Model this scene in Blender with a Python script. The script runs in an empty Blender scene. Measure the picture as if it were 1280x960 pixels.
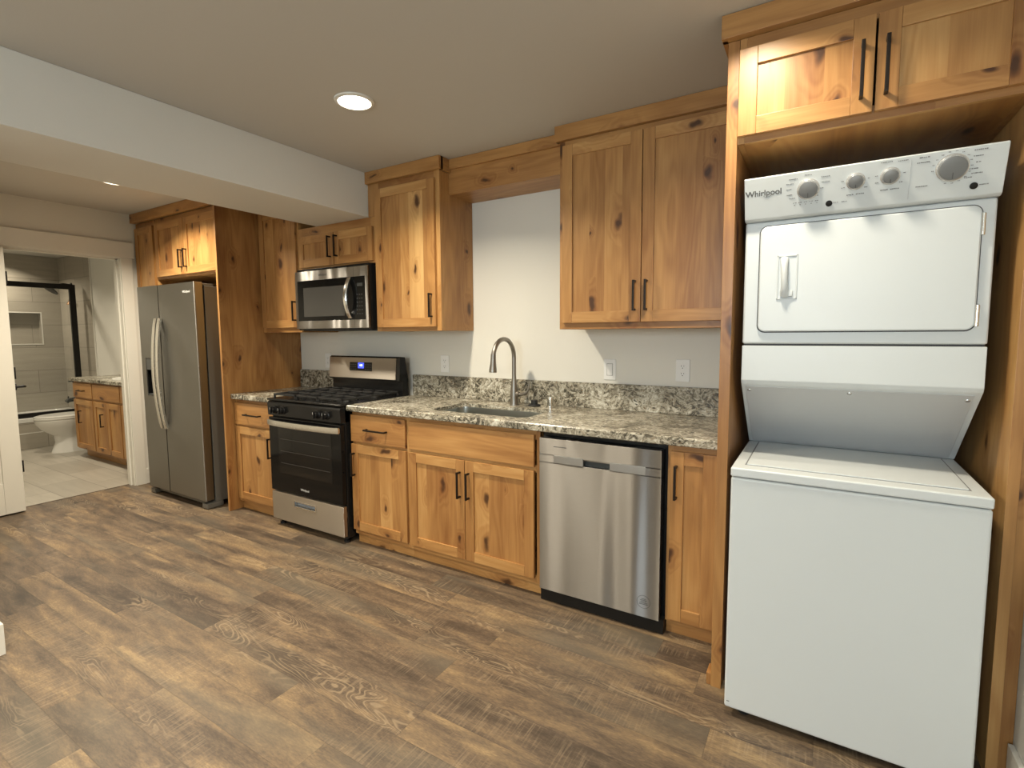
import bpy, bmesh, math, random
from mathutils import Vector, Matrix
random.seed(4)
S = bpy.context.scene
COL = S.collection
R = math.radians
LAMP = {'kitchen': 27.0, 'shower': 12.0, 'window': 85.0, 'glow': 14.0}
LAMP_COLOR = (1.0, 0.89, 0.70)

# ------------------------------------------------------------------ camera
F, CAM, YAW, PIT, ROL, PX, PY = 638.2376, (3.3005, -2.86375, 1.35865), 0.5483742, -0.0848485, -0.0064176, -3.2185, -8.0016
fw = Vector((-math.sin(YAW)*math.cos(PIT), math.cos(YAW)*math.cos(PIT), math.sin(PIT)))
rt = Vector((math.cos(YAW), math.sin(YAW), 0)); up = rt.cross(fw)
rt, up = rt*math.cos(ROL)+up*math.sin(ROL), -rt*math.sin(ROL)+up*math.cos(ROL)
cd = bpy.data.cameras.new('camera'); cam = bpy.data.objects.new('camera', cd); COL.objects.link(cam)
M = Matrix((rt, up, -fw)).transposed().to_4x4(); M.translation = CAM
cam.matrix_world = M
cd.sensor_fit = 'HORIZONTAL'; cd.sensor_width = 36.0; cd.lens = 36.0*F/1280.0
cd.shift_x = -PX/1280.0; cd.shift_y = PY/1280.0
cd.clip_start = 0.02
S.camera = cam

# ------------------------------------------------------------------ world, light, exposure
w = bpy.data.worlds.new('daylight'); S.world = w; w.use_nodes = True
w.node_tree.nodes['Background'].inputs[0].default_value = (0.62, 0.78, 1.0, 1)
w.node_tree.nodes['Background'].inputs[1].default_value = 2.2
S.view_settings.view_transform = 'Standard'; S.view_settings.look = 'None'
S.view_settings.exposure = 0.0; S.view_settings.gamma = 1.0
S.view_settings.use_curve_mapping = False
S.cycles.max_bounces = 8; S.cycles.diffuse_bounces = 2

def area(name, loc, size, power, color, rot=(0, 0, 0), shape='DISK', size_y=None, spread=math.pi):
    l = bpy.data.lights.new(name, 'AREA'); l.energy = power; l.color = color; l.shape = shape; l.size = size
    if size_y: l.size_y = size_y
    l.spread = spread
    o = bpy.data.objects.new(name, l); COL.objects.link(o); o.location = loc; o.rotation_euler = rot
    return o
area('window_daylight', (2.87, -5.45, 1.68), 1.3, LAMP['window'], (0.84, 0.95, 1.0), (R(90), 0, 0), 'RECTANGLE', .85)

# ------------------------------------------------------------------ materials
def newmat(name):
    m = bpy.data.materials.new(name); m.use_nodes = True
    return m, m.node_tree, m.node_tree.nodes['Principled BSDF']
def nd(nt, t, **kw):
    n = nt.nodes.new(t)
    for k, v in kw.items():
        if k.startswith('i_'):
            key = k[2:]; n.inputs[int(key) if key.isdigit() else key].default_value = v
        else: setattr(n, k, v)
    return n
def lk(nt, a, b): nt.links.new(a, b)
def mth(nt, op, a, b=None, c=None):
    n = nt.nodes.new('ShaderNodeMath'); n.operation = op
    for i, v in enumerate((a, b, c)):
        if v is None: continue
        if isinstance(v, (int, float)): n.inputs[i].default_value = v
        else: nt.links.new(v, n.inputs[i])
    return n.outputs[0]
def vmul(nt, v, s):
    n = nt.nodes.new('ShaderNodeVectorMath'); n.operation = 'MULTIPLY'; nt.links.new(v, n.inputs[0])
    n.inputs[1].default_value = s; return n.outputs[0]
def vadd(nt, a, b):
    n = nt.nodes.new('ShaderNodeVectorMath'); n.operation = 'ADD'; nt.links.new(a, n.inputs[0])
    if isinstance(b, tuple): n.inputs[1].default_value = b
    else: nt.links.new(b, n.inputs[1])
    return n.outputs[0]
def noise(nt, v, scale, detail=3, rough=.5, dist=0):
    n = nd(nt, 'ShaderNodeTexNoise', i_Scale=scale, i_Detail=detail, i_Roughness=rough, i_Distortion=dist)
    lk(nt, v, n.inputs['Vector']); return n.outputs[0]
def ramp(nt, f, stops, interp='LINEAR'):
    n = nt.nodes.new('ShaderNodeValToRGB'); cr = n.color_ramp; cr.interpolation = interp
    while len(cr.elements) < len(stops): cr.elements.new(.5)
    for e, (p, c) in zip(cr.elements, stops):
        e.position = p; e.color = (*c, 1) if len(c) == 3 else c
    lk(nt, f, n.inputs[0]); return n.outputs[0]
def mrange(nt, v, a, b, c=0., d=1.):
    n = nd(nt, 'ShaderNodeMapRange', i_1=a, i_2=b, i_3=c, i_4=d); n.clamp = True
    lk(nt, v, n.inputs[0]); return n.outputs[0]
def mix(nt, f, a, b, mode='MIX'):
    n = nt.nodes.new('ShaderNodeMix'); n.data_type = 'RGBA'; n.blend_type = mode
    if isinstance(f, (int, float)): n.inputs[0].default_value = f
    else: lk(nt, f, n.inputs[0])
    for i, v in ((6, a), (7, b)):
        if isinstance(v, tuple): n.inputs[i].default_value = (*v, 1)
        else: lk(nt, v, n.inputs[i])
    return n.outputs[2]
def bump(nt, h, bsdf, strength=.2, dist=.002):
    b = nd(nt, 'ShaderNodeBump', i_Strength=strength, i_Distance=dist); lk(nt, h, b.inputs['Height'])
    lk(nt, b.outputs[0], bsdf.inputs['Normal'])
def plain(name, col, rough=.5, metal=0., coat=0., emit=None, spec=.5):
    m, nt, b = newmat(name); b.inputs['Specular IOR Level'].default_value = spec
    b.inputs['Base Color'].default_value = (*col, 1); b.inputs['Roughness'].default_value = rough
    b.inputs['Metallic'].default_value = metal; b.inputs['Coat Weight'].default_value = coat
    if emit:
        b.inputs['Emission Color'].default_value = (*emit[0], 1); b.inputs['Emission Strength'].default_value = emit[1]
    tc = nd(nt, 'ShaderNodeTexCoord')
    n = noise(nt, tc.outputs['Object'], 60, 2)
    lk(nt, mrange(nt, n, 0, 1, max(rough-.04, 0), min(rough+.04, 1)), b.inputs['Roughness'])
    return m

def wood(name, axis):
    m, nt, b = newmat(name)
    tc = nd(nt, 'ShaderNodeTexCoord'); g = nd(nt, 'ShaderNodeNewGeometry'); oi = nd(nt, 'ShaderNodeObjectInfo')
    isl = g.outputs['Random Per Island']
    cmb = nt.nodes.new('ShaderNodeCombineXYZ')
    r2 = mth(nt, 'FRACT', mth(nt, 'ADD', mth(nt, 'MULTIPLY', isl, 7.31), mth(nt, 'MULTIPLY', oi.outputs['Random'], 5.7)))
    lk(nt, mth(nt, 'MULTIPLY', r2, 37.), cmb.inputs[0]); lk(nt, mth(nt, 'MULTIPLY', isl, 23.), cmb.inputs[1]); lk(nt, mth(nt, 'MULTIPLY', r2, 51.), cmb.inputs[2])
    p = vadd(nt, tc.outputs['Object'], cmb.outputs[0])
    ax = 'xyz'.index(axis)
    def st(a, l):
        v = [a, a, a]; v[ax] = l; return tuple(v)
    sx = nt.nodes.new('ShaderNodeSeparateXYZ'); lk(nt, p, sx.inputs[0])
    u = mth(nt, 'ADD', sx.outputs[0], sx.outputs[1]) if axis == 'z' else (mth(nt, 'ADD', sx.outputs[1], sx.outputs[2]) if axis == 'x' else mth(nt, 'ADD', sx.outputs[0], sx.outputs[2]))
    l = sx.outputs[ax]
    c2 = nt.nodes.new('ShaderNodeCombineXYZ'); lk(nt, mth(nt, 'MULTIPLY', u, 7.0), c2.inputs[0]); lk(nt, mth(nt, 'MULTIPLY', l, 3.6), c2.inputs[1])
    wob = nd(nt, 'ShaderNodeTexNoise', i_Scale=9., i_Detail=2.); lk(nt, p, wob.inputs['Vector'])
    kv = vadd(nt, c2.outputs[0], vmul(nt, vadd(nt, wob.outputs['Color'], (-.5, -.5, -.5)), (.45, .45, 0)))
    vo = nd(nt, 'ShaderNodeTexVoronoi', i_Scale=1.0); vo.voronoi_dimensions = '2D'; lk(nt, kv, vo.inputs['Vector'])
    sc = nt.nodes.new('ShaderNodeSeparateColor'); lk(nt, vo.outputs['Color'], sc.inputs[0])
    pres = mth(nt, 'GREATER_THAN', sc.outputs[0], .60)
    d = mth(nt, 'DIVIDE', vo.outputs['Distance'], mrange(nt, sc.outputs[1], 0, 1, .45, 1.4))
    core = mth(nt, 'MULTIPLY', mrange(nt, d, .05, .13, 1, 0), pres)
    halo = mth(nt, 'MULTIPLY', mrange(nt, d, .0, .42, 1, 0), pres)
    n1 = noise(nt, vmul(nt, p, st(5.5, .75)), 1.0, 2, .5, .35)
    n1 = mth(nt, 'ADD', n1, mth(nt, 'MULTIPLY', halo, .30))
    bands = mth(nt, 'SINE', mth(nt, 'MULTIPLY', n1, 62.))
    fib = noise(nt, vmul(nt, p, st(120, 5)), 1.0, 3, .6)
    low = noise(nt, vmul(nt, p, st(6, 1.2)), 1.0, 3, .55)
    f = mth(nt, 'ADD', .5, mth(nt, 'MULTIPLY', mth(nt, 'SUBTRACT', isl, .5), .50))
    f = mth(nt, 'ADD', f, mth(nt, 'MULTIPLY', bands, .065))
    f = mth(nt, 'ADD', f, mth(nt, 'MULTIPLY', mth(nt, 'SUBTRACT', fib, .5), .34))
    f = mth(nt, 'ADD', f, mth(nt, 'MULTIPLY', mth(nt, 'SUBTRACT', low, .5), .95))
    f = mth(nt, 'SUBTRACT', f, mth(nt, 'MULTIPLY', halo, .16))
    col = ramp(nt, f, [(0, WD[0]), (.5, WD[1]), (1, WD[2])])
    col = mix(nt, mth(nt, 'MULTIPLY', mth(nt, 'POWER', halo, 2.2), .55), col, (.20, .065, .02))
    col = mix(nt, mth(nt, 'MULTIPLY', core, .88), col, (.045, .016, .006))
    lk(nt, col, b.inputs['Base Color'])
    lk(nt, mrange(nt, fib, 0, 1, .30, .46), b.inputs['Roughness'])
    bump(nt, fib, b, .08, .001)
    return m
WD = [(.24, .095, .026), (.465, .238, .078), (.68, .415, .165)]
W_V, W_H, W_D = wood('knotty alder upright grain', 'z'), wood('knotty alder level grain', 'x'), wood('knotty alder deep grain', 'y')

def granite():
    m, nt, b = newmat('granite')
    tc = nd(nt, 'ShaderNodeTexCoord'); P = tc.outputs['Object']
    wn = nd(nt, 'ShaderNodeTexNoise', i_Scale=7., i_Detail=3.); lk(nt, P, wn.inputs['Vector'])
    pd = vadd(nt, P, vmul(nt, vadd(nt, wn.outputs['Color'], (-.5, -.5, -.5)), (.16, .16, .16)))
    n = noise(nt, vmul(nt, pd, (.75, 1.6, 1.25)), 44, 6, .66, .8)
    big = noise(nt, P, 5.5, 3, .5, .5)
    f = mth(nt, 'ADD', n, mth(nt, 'MULTIPLY', mth(nt, 'SUBTRACT', big, .5), .42))
    col = ramp(nt, f, [(.30, (.016, .016, .014)), (.41, (.10, .09, .068)), (.47, (.25, .225, .17)), (.55, (.43, .395, .31)), (.68, (.72, .70, .61))])
    v = nd(nt, 'ShaderNodeTexVoronoi', i_Scale=95.); lk(nt, pd, v.inputs['Vector'])
    sc = nt.nodes.new('ShaderNodeSeparateColor'); lk(nt, v.outputs['Color'], sc.inputs[0])
    sp = mth(nt, 'MULTIPLY', mth(nt, 'GREATER_THAN', sc.outputs[0], .84), mrange(nt, v.outputs['Distance'], .25, .55, 1, 0))
    col = mix(nt, mth(nt, 'MULTIPLY', sp, .85), col, (.02, .018, .016))
    sp2 = mth(nt, 'MULTIPLY', mth(nt, 'LESS_THAN', sc.outputs[1], .14), mrange(nt, v.outputs['Distance'], .2, .5, 1, 0))
    col = mix(nt, mth(nt, 'MULTIPLY', sp2, .6), col, (.28, .19, .10))
    lk(nt, col, b.inputs['Base Color']); b.inputs['Roughness'].default_value = .27
    return m
GRANITE = granite()

def floor_mat():
    m, nt, b = newmat('wood plank floor')
    tc = nd(nt, 'ShaderNodeTexCoord'); sx = nt.nodes.new('ShaderNodeSeparateXYZ'); lk(nt, tc.outputs['Object'], sx.inputs[0])
    X, Y = sx.outputs[0], sx.outputs[1]
    W, L = .145, 1.22
    Y = mth(nt, 'ADD', Y, .083)
    row = mth(nt, 'FLOOR', mth(nt, 'DIVIDE', Y, W))
    wn = nd(nt, 'ShaderNodeTexWhiteNoise'); wn.noise_dimensions = '1D'; lk(nt, row, wn.inputs['W'])
    xo = mth(nt, 'ADD', mth(nt, 'DIVIDE', X, L), mth(nt, 'MULTIPLY', wn.outputs['Value'], 5.0))
    cl = mth(nt, 'FLOOR', xo)
    cm = nt.nodes.new('ShaderNodeCombineXYZ'); lk(nt, row, cm.inputs[0]); lk(nt, cl, cm.inputs[1])
    w2 = nd(nt, 'ShaderNodeTexWhiteNoise'); w2.noise_dimensions = '2D'; lk(nt, cm.outputs[0], w2.inputs['Vector'])
    rv = w2.outputs['Value']
    p = vadd(nt, tc.outputs['Object'], vmul(nt, w2.outputs['Color'], (40, 40, 40)))
    low = noise(nt, vmul(nt, p, (1.7, 11, 1)), 1.0, 3, .55, .5)
    low2 = noise(nt, vmul(nt, p, (4.5, 14, 1)), 1.0, 4, .6, .8)
    fib = noise(nt, vmul(nt, p, (48, 190, 1)), 1.0, 4, .7)
    ring = noise(nt, vmul(nt, p, (2.2, 9.5, 1)), 1.0, 2, .45, .5)
    sw = mth(nt, 'SINE', mth(nt, 'MULTIPLY', ring, 130.))
    gate = mrange(nt, noise(nt, vmul(nt, p, (1.3, 6, 1)), 1.0, 2), .54, .66)
    lines = mth(nt, 'MULTIPLY', mrange(nt, sw, .35, .95), gate)
    saw = mrange(nt, noise(nt, vmul(nt, p, (150, 7, 1)), 1.0, 2, .5), .50, .72)
    sgate = mrange(nt, noise(nt, vmul(nt, p, (2.2, 5, 1)), 1.0, 2), .5, .6)
    f = mth(nt, 'ADD', mth(nt, 'MULTIPLY', mth(nt, 'SUBTRACT', low, .5), 1.5), mth(nt, 'MULTIPLY', mth(nt, 'SUBTRACT', fib, .5), .95))
    f = mth(nt, 'ADD', f, mth(nt, 'MULTIPLY', mth(nt, 'SUBTRACT', rv, .5), .26))
    f = mth(nt, 'ADD', f, mth(nt, 'MULTIPLY', mth(nt, 'SUBTRACT', low2, .5), .85))
    f = mth(nt, 'ADD', f, .5)
    col = ramp(nt, f, [(0, (.044, .031, .021)), (.28, (.078, .055, .037)), (.52, (.132, .092, .059)), (.74, (.205, .140, .079)), (1, (.33, .23, .118))])
    grey = mrange(nt, noise(nt, vmul(nt, p, (.9, 4, 1)), 1.0, 2), .52, .68, 0, .55)
    col = mix(nt, grey, col, (.125, .108, .080))
    col = mix(nt, mth(nt, 'MULTIPLY', lines, .52), col, (.36, .27, .165))
    col = mix(nt, mth(nt, 'MULTIPLY', mth(nt, 'MULTIPLY', saw, sgate), .30), col, (.40, .30, .19))
    fy = mth(nt, 'FRACT', mth(nt, 'DIVIDE', Y, W)); fx = mth(nt, 'FRACT', xo)
    ey = mth(nt, 'MULTIPLY', mth(nt, 'MINIMUM', fy, mth(nt, 'SUBTRACT', 1., fy)), W)
    ex = mth(nt, 'MULTIPLY', mth(nt, 'MINIMUM', fx, mth(nt, 'SUBTRACT', 1., fx)), L)
    seam = mrange(nt, mth(nt, 'MINIMUM', ey, ex), .0006, .0022, 1, 0)
    col = mix(nt, mth(nt, 'MULTIPLY', seam, .35), col, (.05, .034, .022))
    lk(nt, col, b.inputs['Base Color'])
    lk(nt, mrange(nt, fib, 0, 1, .40, .58), b.inputs['Roughness'])
    h = mth(nt, 'SUBTRACT', fib, mth(nt, 'MULTIPLY', seam, 1.5))
    bump(nt, h, b, .15, .0012)
    return m
FLOOR = floor_mat()

def tile(name, base, axes, bw, bh, off=.5, mortar=.003, var=.12):
    m, nt, b = newmat(name)
    tc = nd(nt, 'ShaderNodeTexCoord'); sx = nt.nodes.new('ShaderNodeSeparateXYZ'); lk(nt, tc.outputs['Object'], sx.inputs[0])
    c = nt.nodes.new('ShaderNodeCombineXYZ'); lk(nt, sx.outputs['xyz'.index(axes[0])], c.inputs[0]); lk(nt, sx.outputs['xyz'.index(axes[1])], c.inputs[1])
    br = nd(nt, 'ShaderNodeTexBrick', i_Scale=1.0); br.offset = off
    br.inputs['Brick Width'].default_value = bw; br.inputs['Row Height'].default_value = bh
    br.inputs['Mortar Size'].default_value = mortar; br.inputs['Bias'].default_value = 0
    br.inputs['Color1'].default_value = (*[x*(1+var) for x in base], 1); br.inputs['Color2'].default_value = (*[x*(1-var) for x in base], 1)
    br.inputs['Mortar'].default_value = (*[x*.48 for x in base], 1)
    lk(nt, c.outputs[0], br.inputs['Vector'])
    st = noise(nt, vmul(nt, c.outputs[0], (2.2, 22, 1)), 1.0, 4, .6)
    col = mix(nt, mrange(nt, st, .3, .7, 0, .45), br.outputs['Color'], tuple(x*.68 for x in base))
    lk(nt, col, b.inputs['Base Color']); b.inputs['Roughness'].default_value = .38
    return m
TILE_B = tile('wall tile on back wall', (.44, .40, .33), 'xz', .61, .305)
TILE_F = tile('wall tile on end wall', (.44, .40, .33), 'yz', .61, .305)
TILE_G = tile('floor tile', (.43, .395, .33), 'xy', .61, .305)

def paint(name, col, rough=.6, grain=260, strength=.12):
    m, nt, b = newmat(name)
    tc = nd(nt, 'ShaderNodeTexCoord')
    n = noise(nt, tc.outputs['Object'], grain*.35, 4, .6)
    lk(nt, mix(nt, mrange(nt, noise(nt, tc.outputs['Object'], 2.0, 2), .3, .7, 0, .06), col, tuple(x*.9 for x in col)), b.inputs['Base Color'])
    b.inputs['Roughness'].default_value = rough
    bump(nt, n, b, strength, .003)
    return m
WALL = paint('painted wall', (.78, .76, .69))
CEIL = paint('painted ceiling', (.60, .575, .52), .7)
TRIM = paint('white trim paint', (.80, .78, .71), .35, 60, .02)

def brushed(name, col, rough, aniso=.6, rot=0., scale=(30, 900, 900), groove=0.):
    m, nt, b = newmat(name)
    tc = nd(nt, 'ShaderNodeTexCoord'); n = noise(nt, vmul(nt, tc.outputs['Object'], scale), 1.0, 3, .6)
    lk(nt, mix(nt, mrange(nt, n, .2, .8), tuple(x*.96 for x in col), tuple(min(1, x*1.03) for x in col)), b.inputs['Base Color'])
    b.inputs['Metallic'].default_value = 1; lk(nt, mrange(nt, n, .2, .8, rough-.03, rough+.04), b.inputs['Roughness'])
    b.inputs['Anisotropic'].default_value = aniso; b.inputs['Anisotropic Rotation'].default_value = rot
    if groove: bump(nt, noise(nt, vmul(nt, tc.outputs['Object'], (7.5, 2, .55)), 1.0, 0, .5), b, 1.0, groove)
    t = nt.nodes.new('ShaderNodeCombineXYZ'); t.inputs[2].default_value = 1.0
    lk(nt, t.outputs[0], b.inputs['Tangent'])
    return m
STEEL = brushed('brushed stainless steel', (.33, .32, .307), .33, 1.0, groove=.022)
STEEL_W = brushed('warm brushed steel', (.54, .495, .44), .50, .9)
FRIDGE = brushed('grey brushed steel', (.31, .30, .275), .48, .85)
FRIDGE_S = plain('grey painted steel side', (.17, .165, .148), .42, .35)
SINK = brushed('sink steel', (.50, .51, .48), .33, .0)
NICKEL = plain('brushed nickel', (.30, .28, .25), .36, 1.0)
CHROME = plain('chrome', (.78, .78, .76), .14, 1.0)
HANDLE_S = plain('satin steel handle', (.70, .69, .65), .26, 1.0)
BLACK_G = plain('black glass', (.006, .006, .006), .08, spec=.22)
BLACK_E = plain('black enamel', (.009, .009, .009), .24, spec=.3)
BLACK_M = plain('matt black metal', (.011, .010, .009), .45, spec=.25)
IRON = plain('cast iron', (.016, .016, .016), .55)
RUBBER = plain('black rubber', (.01, .01, .01), .6)
BRONZE = plain('dark bronze', (.022, .016, .012), .38, .6)
ENAMEL = plain('white enamel', (.70, .738, .742), .36)
ENAMEL_G = plain('light grey enamel', (.56, .575, .58), .35)
SHADOW_GAP = plain('dark gap shade', (.05, .05, .055), .6)  # near-black colour painting the shade in seams and gaps
KNOB = plain('grey plastic knob', (.20, .205, .205), .35)
KNOB_R = plain('silver knob ring', (.62, .63, .63), .25, .6)
INK = plain('printed ink', (.10, .10, .10), .6)
INK_L = plain('pale printed mark', (.62, .62, .60), .5)
PLASTIC = plain('white plastic', (.86, .86, .84), .35)
SLOT = plain('dark socket slot', (.03, .03, .03), .6)
CERAMIC = plain('white ceramic', (.80, .79, .74), .12, 0, .3)
SCREEN = plain('blue display', (.01, .01, .05), .2, 0, 0, ((.06, .10, .9), 1.6))
DIGITS = plain('lit digits', (.3, .35, .9), .3, 0, 0, ((.55, .65, 1.0), 3.0))
LENS = plain('lit lamp lens', (1, .96, .88), .5, 0, 0, ((1.0, .90, .74), LAMP['glow']))
COPPER = plain('tan metal', (.36, .22, .12), .4, .5)
def glass_mat(name, col, alpha):
    m, nt, b = newmat(name)
    b.inputs['Base Color'].default_value = (*col, 1); b.inputs['Roughness'].default_value = .02
    tc = nd(nt, 'ShaderNodeTexCoord'); n = noise(nt, tc.outputs['Object'], 30, 2)
    lk(nt, mrange(nt, n, 0, 1, .015, .03), b.inputs['Roughness'])
    b.inputs['Alpha'].default_value = alpha
    return m
GLASS = glass_mat('clear shower glass', (.55, .60, .57), .05)
PANE = glass_mat('clear window pane', (.6, .65, .68), .12)
OVEN_G = plain('dark oven glass', (.012, .011, .010), .07, spec=.3)

# ------------------------------------------------------------------ mesh helpers
class MB:
    def __init__(s): s.bm = bmesh.new(); s.M = None
    def _fin(s, faces, m, M=None):
        for f in faces: f.material_index = m; f.smooth = True
    def box(s, x0, x1, y0, y1, z0, z1, m=0, bev=0.0015, seg=2, M=None):
        x0, x1 = min(x0, x1), max(x0, x1); y0, y1 = min(y0, y1), max(y0, y1); z0, z1 = min(z0, z1), max(z0, z1)
        t = bmesh.new(); r = bmesh.ops.create_cube(t, size=1)
        for v in t.verts: v.co = Vector(((x0+x1)/2+v.co.x*(x1-x0), (y0+y1)/2+v.co.y*(y1-y0), (z0+z1)/2+v.co.z*(z1-z0)))
        bev = min(bev, .45*min(x1-x0, y1-y0, z1-z0))
        if bev > 0: bmesh.ops.bevel(t, geom=t.edges[:], offset=bev, segments=seg, affect='EDGES', profile=.5)
        s._add(t, m, M)
        return s
    def _add(s, t, m, M=None):
        if M is not None: t.transform(M)
        elif s.M is not None: t.transform(s.M)
        for f in t.faces: f.material_index = m; f.smooth = True
        bmesh.ops.recalc_face_normals(t, faces=t.faces[:])
        me = bpy.data.meshes.new('t'); t.to_mesh(me); t.free(); s.bm.from_mesh(me); bpy.data.meshes.remove(me)
    def prism(s, pts, ax, a0, a1, m=0, bev=0., M=None):
        """profile pts in the two other axes (in xyz order) extruded along ax"""
        t = bmesh.new(); o = [i for i in range(3) if i != 'xyz'.index(ax)]; k = 'xyz'.index(ax)
        def mk(p, a):
            c = [0, 0, 0]; c[o[0]] = p[0]; c[o[1]] = p[1]; c[k] = a; return t.verts.new(c)
        A = [mk(p, a0) for p in pts]; B = [mk(p, a1) for p in pts]; n = len(pts)
        t.faces.new(A); t.faces.new(B[::-1])
        for i in range(n): t.faces.new((A[i], A[(i+1) % n], B[(i+1) % n], B[i]))
        bmesh.ops.recalc_face_normals(t, faces=t.faces[:])
        if bev: bmesh.ops.bevel(t, geom=t.edges[:], offset=bev, segments=2, affect='EDGES', profile=.5)
        s._add(t, m, M); return s
    def lathe(s, prof, c=(0, 0, 0), axis='z', n=28, m=0, M=None, sx=1., sy=1.):
        t = bmesh.new(); rings = []
        for r, h in prof:
            if r < 1e-6: rings.append([t.verts.new((0, 0, h))])
            else: rings.append([t.verts.new((r*math.cos(2*math.pi*i/n)*sx, r*math.sin(2*math.pi*i/n)*sy, h)) for i in range(n)])
        for a, b in zip(rings, rings[1:]):
            for i in range(n):
                j = (i+1) % n
                if len(a) == 1 and len(b) == 1: continue
                if len(a) == 1: t.faces.new((a[0], b[i], b[j]))
                elif len(b) == 1: t.faces.new((a[i], a[j], b[0]))
                else: t.faces.new((a[i], a[j], b[j], b[i]))
        for q in (rings[0], rings[-1]):
            if len(q) > 1: t.faces.new(q)
        rot = {'z': Matrix(), 'x': Matrix.Rotation(R(90), 4, 'Y'), 'y': Matrix.Rotation(R(-90), 4, 'X'), '-y': Matrix.Rotation(R(90), 4, 'X'), '-x': Matrix.Rotation(R(-90), 4, 'Y')}[axis]
        t.transform(Matrix.Translation(c) @ rot)
        s._add(t, m, M); return s
    def cyl(s, c, axis, r, h, m=0, n=24, M=None, bev=.0):
        b = min(bev, r*.5, h*.4)
        prof = [(0, 0), (r-b, 0), (r, b), (r, h-b), (r-b, h), (0, h)] if b else [(0, 0), (r, 0), (r, h), (0, h)]
        return s.lathe(prof, c, axis, n, m, M)
    def tube(s, pts, rad, m=0, n=14, flat=1., M=None, up=None):
        t = bmesh.new(); P = [Vector(p) for p in pts]; k = len(P)
        rs = rad if isinstance(rad, (list, tuple)) else [rad]*k
        prev = None; rings = []
        for i in range(k):
            d = (P[min(i+1, k-1)]-P[max(i-1, 0)]).normalized()
            if prev is None:
                a = Vector(up) if up else (Vector((0, 0, 1)) if abs(d.z) < .9 else Vector((1, 0, 0)))
                prev = (a-d*a.dot(d)).normalized()
            else: prev = (prev-d*prev.dot(d)).normalized()
            q = d.cross(prev)
            rings.append([t.verts.new(P[i]+prev*math.cos(2*math.pi*j/n)*rs[i]+q*math.sin(2*math.pi*j/n)*rs[i]*flat) for j in range(n)])
        for a, b in zip(rings, rings[1:]):
            for j in range(n): t.faces.new((a[j], a[(j+1) % n], b[(j+1) % n], b[j]))
        t.faces.new(rings[0]); t.faces.new(rings[-1])
        s._add(t, m, M); return s
    def loft(s, rings, m=0, cap=True, M=None):
        t = bmesh.new(); V = [[t.verts.new(p) for p in r] for r in rings]; n = len(V[0])
        for a, b in zip(V, V[1:]):
            for j in range(n): t.faces.new((a[j], a[(j+1) % n], b[(j+1) % n], b[j]))
        if cap: t.faces.new(V[0]); t.faces.new(V[-1])
        s._add(t, m, M); return s
    def text(s, body, size, M, m=0, depth=.0004, align='CENTER', bold=0.):
        cu = bpy.data.curves.new('t', 'FONT'); cu.body = body; cu.size = size; cu.extrude = depth; cu.offset = bold; cu.align_x = align; cu.align_y = 'CENTER'
        o = bpy.data.objects.new('t', cu); COL.objects.link(o)
        dg = bpy.context.evaluated_depsgraph_get(); me = bpy.data.meshes.new_from_object(o.evaluated_get(dg))
        bpy.data.objects.remove(o); bpy.data.curves.remove(cu)
        t = bmesh.new(); t.from_mesh(me); bpy.data.meshes.remove(me)
        s._add(t, m, M); return s
    def build(s, name, mats, parent=None, root=None, angle=35):
        me = bpy.data.meshes.new(name)
        ref = root if root is not None else None
        if ref is not None: s.bm.transform(Matrix.Translation(-Vector(ref)))
        s.bm.to_mesh(me); s.bm.free()
        for mm in (mats if isinstance(mats, (list, tuple)) else [mats]): me.materials.append(mm)
        me.set_sharp_from_angle(angle=R(angle))
        o = bpy.data.objects.new(name, me); COL.objects.link(o)
        wnm = o.modifiers.new('weighted_normals', 'WEIGHTED_NORMAL'); wnm.keep_sharp = True; wnm.weight = 90
        if parent is not None: o.parent = parent
        elif ref is not None: o.location = ref
        return o
def FRONT(x, y, z): return Matrix.Translation((x, y, z)) @ Matrix.Rotation(R(90), 4, 'X')   # text plane facing -y

def tag(o, label, cat, group=None):
    o['label'] = label; o['category'] = cat
    if group: o['group'] = group
    return o
class Thing:
    def __init__(s, name, label, cat, loc, group=None):
        s.loc = loc; s.o = bpy.data.objects.new(name, None); COL.objects.link(s.o); s.o.location = loc
        s.o.empty_display_size = .05; tag(s.o, label, cat, group)
    def part(s, name, mb, mats, parent=None, label=None, angle=35):
        o = mb.build(name, mats, parent or s.o, s.loc, angle)
        if label: o['label'] = label
        return o
def one(name, mb, mats, label, cat, loc, group=None, angle=35):
    return tag(mb.build(name, mats, None, loc, angle), label, cat, group)
def struct(name, mb, mats, parent=None, angle=35):
    o = mb.build(name, mats, parent, None, angle)
    if parent is None: o['kind'] = 'structure'
    return o

H = 2.44
XR = 3.835           # right wall
XL = -2.01           # wall with the bathroom doorway
XB = -5.72           # end wall of the bathroom
YR = -5.30           # rear wall
# ------------------------------------------------------------------ room shell
struct('floor', MB().box(XL-.09, XR+.1, YR-.1, .05, -.06, 0, 0, 0), FLOOR)
struct('floor_bathroom', MB().box(XB-.1, XL-.095, -1.75, .05, -.06, 0.0, 0, 0), TILE_G)
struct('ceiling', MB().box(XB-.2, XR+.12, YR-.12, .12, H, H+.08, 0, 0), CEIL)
struct('wall_back', MB().box(XB-.2, XR+.12, 0, .12, -.06, H, 0, 0), WALL)
struct('wall_right', MB().box(XR, XR+.12, YR-.12, 0, -.06, H, 0, 0), WALL)
DY0, DY1, DZ = -1.505, -.755, 2.045
mb = MB().box(XL-.115, XL, -2.226, DY0-.02, -.06, H, 0, 0).box(XL-.115, XL, DY1+.02, 0, -.06, H, 0, 0).box(XL-.115, XL, DY0-.02, DY1+.02, DZ+.02, H, 0, 0)
struct('wall_left', mb, WALL)
struct('wall_hall', MB().box(XL-.115, .312, -2.345, -2.226, -.06, H, 0, 0), WALL)
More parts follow.
